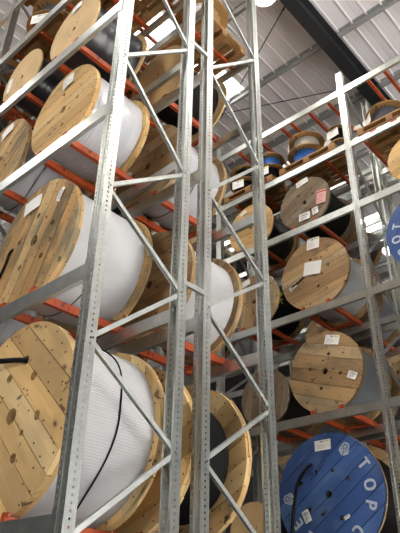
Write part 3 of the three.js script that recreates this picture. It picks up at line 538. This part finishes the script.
function reel(x, y, z, R, h, cab, label, tag, fl = M.card) { // cardboard reel lying on its side, axis upright
  const t = thing('cable_reel', label, 'cable reel', [x, y, z], 'cardboard reels on the pallets');
  const disc = lathe([[0.05, 0], [R - 0.004, 0], [R, 0.004], [R, 0.014], [R - 0.004, 0.018], [0.05, 0.018], [0.05, 0]], 40);
  part('flange', disc, fl, t).position.y = 0.001; part('flange', disc, fl, t).position.y = h - 0.019;
  const q = R * 0.7, d = 0.03, n = Math.max(3, Math.round((h - 0.04) / d)), pts = [];
  for (let i = 0; i <= n * 4; i++) pts.push([q - 0.012 * (1 - Math.abs(Math.sin(i / 4 * Math.PI))), 0.0205 + (h - 0.041) * i / (n * 4)]);
  part('winding', lathe(pts, 40), cab, t);
  if (tag != null) { const m = part('paper_label', new THREE.PlaneGeometry(0.26, 0.19), PAPER.head, t, 'white paper label'); m.position.set(Math.sin(tag) * (R + 0.004), h * 0.5, Math.cos(tag) * (R + 0.004)); m.rotation.y = tag; }
  return t;
}
const lv5 = (r) => r.lev[4] + 0.0065;
supportBars(C, 5, [-6.1, -5.55, -4.98, -4.75, -4.32, -3.9, -3.05, -2.72, -2.0, -1.4], 'orange support bar on the empty sixth level of the rack across the aisle');
supportBars(C, 4, [-6.2, -5.6, -4.85, -4.1, -3.3, -2.6, -1.9, -1.3], 'orange support bar under the pallets of the rack across the aisle');
supportBars(A, 4, [-6.2, -5.6, -4.95, -4.4, -3.9, -9.0, -8.2, -7.4, -6.9], 'orange support bar under the pallets of the near rack');
supportBars(B, 4, [-6.2, -5.6, -4.95, -4.45, -3.95, -9.0, -8.2, -7.4, -6.9], 'orange support bar under the pallets of the far rack of the pair');
supportBars(A, 5, [-6.1, -5.3, -4.7, -4.0], 'orange support bar on the sixth level of the near rack');
supportBars(B, 5, [-6.1, -5.3, -4.7, -4.0], 'orange support bar on the sixth level of the far rack of the pair');
const cz = (C.zf + C.zr) / 2, az = (A.zf + A.zr) / 2, bz = (B.zf + B.zr) / 2;
pallet(-4.42, lv5(C), -8.14, 'wooden pallet of blue and grey cable reels across the aisle');
pallet(-5.8, lv5(C), -8.14, 'wooden pallet of dark and blue reels across the aisle, one bay side in');
pallet(-2.75, lv5(C), -8.14, 'wooden pallet carrying one squat dark grey reel');
pallet(-5.75, lv5(A), az, 'wooden pallet with an orange cable reel on the near rack');
pallet(-4.3, lv5(A), az, 'loaded wooden pallet toward the open end of the near rack');
pallet(-4.28, lv5(B), bz, 'wooden pallet carrying a tall reel at the open end of the far rack');
pallet(-5.75, lv5(B), bz, 'wooden pallet with a blue reel on the far rack of the pair');
pallet(-7.35, lv5(A), az, 'wooden pallet in the inner bay of the near rack');
pallet(-7.35, lv5(B), bz, 'wooden pallet in the inner bay of the far rack of the pair');
pallet(-2.7, RACKS.D.lev[4], (RACKS.D.zf + RACKS.D.zr) / 2, 'wooden pallet in the hidden rack behind the single-reel pallet');
supportBars(A, 5, [-4.9, -5.6], 'orange support bar on the sixth level of the near rack');
pallet(-4.45, A.lev[5] + 0.0065, az, 'unseen wooden pallet added for shade, topmost level of the near rack, toward its open end');  // topmost pallets stand above the view, added to shade the rack interior
pallet(-5.8, A.lev[5] + 0.0065, az, 'unseen wooden pallet added for shade, topmost near rack level, away from its open end');
const top = (r) => lv5(r) + 0.143;
const yC = top(C);
reel(-4.62, yC, -8.05, 0.37, 0.38, M.cableBlue, 'cardboard reel of bright blue cable at the bottom of a stack', null);
reel(-4.6, yC + 0.38, -8.06, 0.36, 0.32, M.cablePale, 'cardboard reel of pale cable on top of the bright blue reel', -0.9);
reel(-4.01, yC, -8.33, 0.26, 0.44, M.cableGrey, 'cardboard reel of grey cable beside the bright blue reel', -0.75);
reel(-4.0, yC + 0.44, -8.33, 0.25, 0.36, M.black, 'cardboard reel of black cable on top of the grey reel', -0.1);
reel(-2.93, yC, -8.08, 0.37, 0.4, M.cableGrey, 'squat cardboard reel of dark grey cable alone on its pallet', -0.75);
reel(-2.93, yC + 0.4, -8.12, 0.3, 0.1, M.cableGrey, 'thin cardboard reel on top of the squat dark grey reel', null);
reel(-5.44, yC, -7.97, 0.29, 0.36, M.black, 'cardboard reel of black cable below a blue reel', 0.1);
reel(-5.44, yC + 0.36, -8.0, 0.29, 0.3, M.cableBlue, 'cardboard reel of blue cable on top of a black reel', -1.0);
reel(-6.1, yC, -7.99, 0.32, 0.36, M.black, 'lower cardboard reel of black cable with a white label', 0.2);
reel(-6.1, yC + 0.36, -8.01, 0.32, 0.32, M.black, 'upper cardboard reel of black cable at the pallet end', null);
const yA = top(A), yB = top(B);
reel(-5.9, yA, -2.98, 0.4, 0.4, M.cableOrange, 'cardboard reel of orange cable on the near rack', 0.5);
reel(-5.9, yA + 0.4, -3.0, 0.38, 0.36, M.cableGrey, 'cardboard reel of grey cable on top of the orange reel', null);
reel(-6.3 + 1.08, yA, -3.2, 0.26, 0.3, M.cableGrey, 'small cardboard reel beside the orange cable reel', 0.3);
reel(-4.1, yB, -4.4, 0.4, 0.55, M.card, 'tall brown cardboard-covered reel at the open end of the far rack', 0.6);
reel(-4.7, yB, -4.36, 0.2, 0.3, M.cableGrey, 'small reel beside the tall brown reel', null);
reel(-5.6, yB, -4.4, 0.42, 0.3, M.cableBlue, 'cardboard reel of blue cable on the far rack of the pair', 0.3);
for (const [y, lev] of [[yA, 'fifth'], [A.lev[5] + 0.15, 'topmost']]) for (const [x, side] of [[-4.65, 'farther from'], [-4.05, 'beside']]) { reel(x, y, -3.05, 0.28, 0.4, M.cableGrey, `added shade-casting lower grey reel ${side} the open end, ${lev} level of the near rack`, null); reel(x, y + 0.4, -3.05, 0.28, 0.36, M.black, `added shade-casting upper black reel ${side} the open end, ${lev} level of the near rack`, null); }  // stacks out of view, added to keep light off the far rack
reel(-5.8, A.lev[5] + 0.15, -3.05, 0.42, 0.6, M.cableGrey, 'wide grey reel added for shade on the topmost level of the near rack', null);  // also added above the view to shade the interior
reel(-7.3, yA, -3.0, 0.42, 0.5, M.cableGrey, 'cardboard reel of grey cable in the inner bay of the near rack', 0.5);
reel(-7.3, yB, -4.4, 0.42, 0.5, M.card, 'brown covered reel in the inner bay of the far rack', null);
// red and white stickers on the beam under the single-reel pallet
{ const t = thing('beam_sticker', 'small red and white sticker on the beam below the single-reel pallet', 'sticker', [0, 0, 0], 'stickers on the pallet beam'); part('sticker', boxGeo(-3.13, -3.0, C.lev[4] - 0.05, C.lev[4] - 0.015, C.zf + 0.0005, C.zf + 0.0015), M.red, t);
  const u = thing('beam_sticker', 'small red and white sticker on the beam below the single-reel pallet', 'sticker', [0, 0, 0], 'stickers on the pallet beam'); part('sticker', boxGeo(-2.75, -2.63, C.lev[4] - 0.05, C.lev[4] - 0.015, C.zf + 0.0005, C.zf + 0.0015), M.red, u); }

renderer.render(scene, camera);
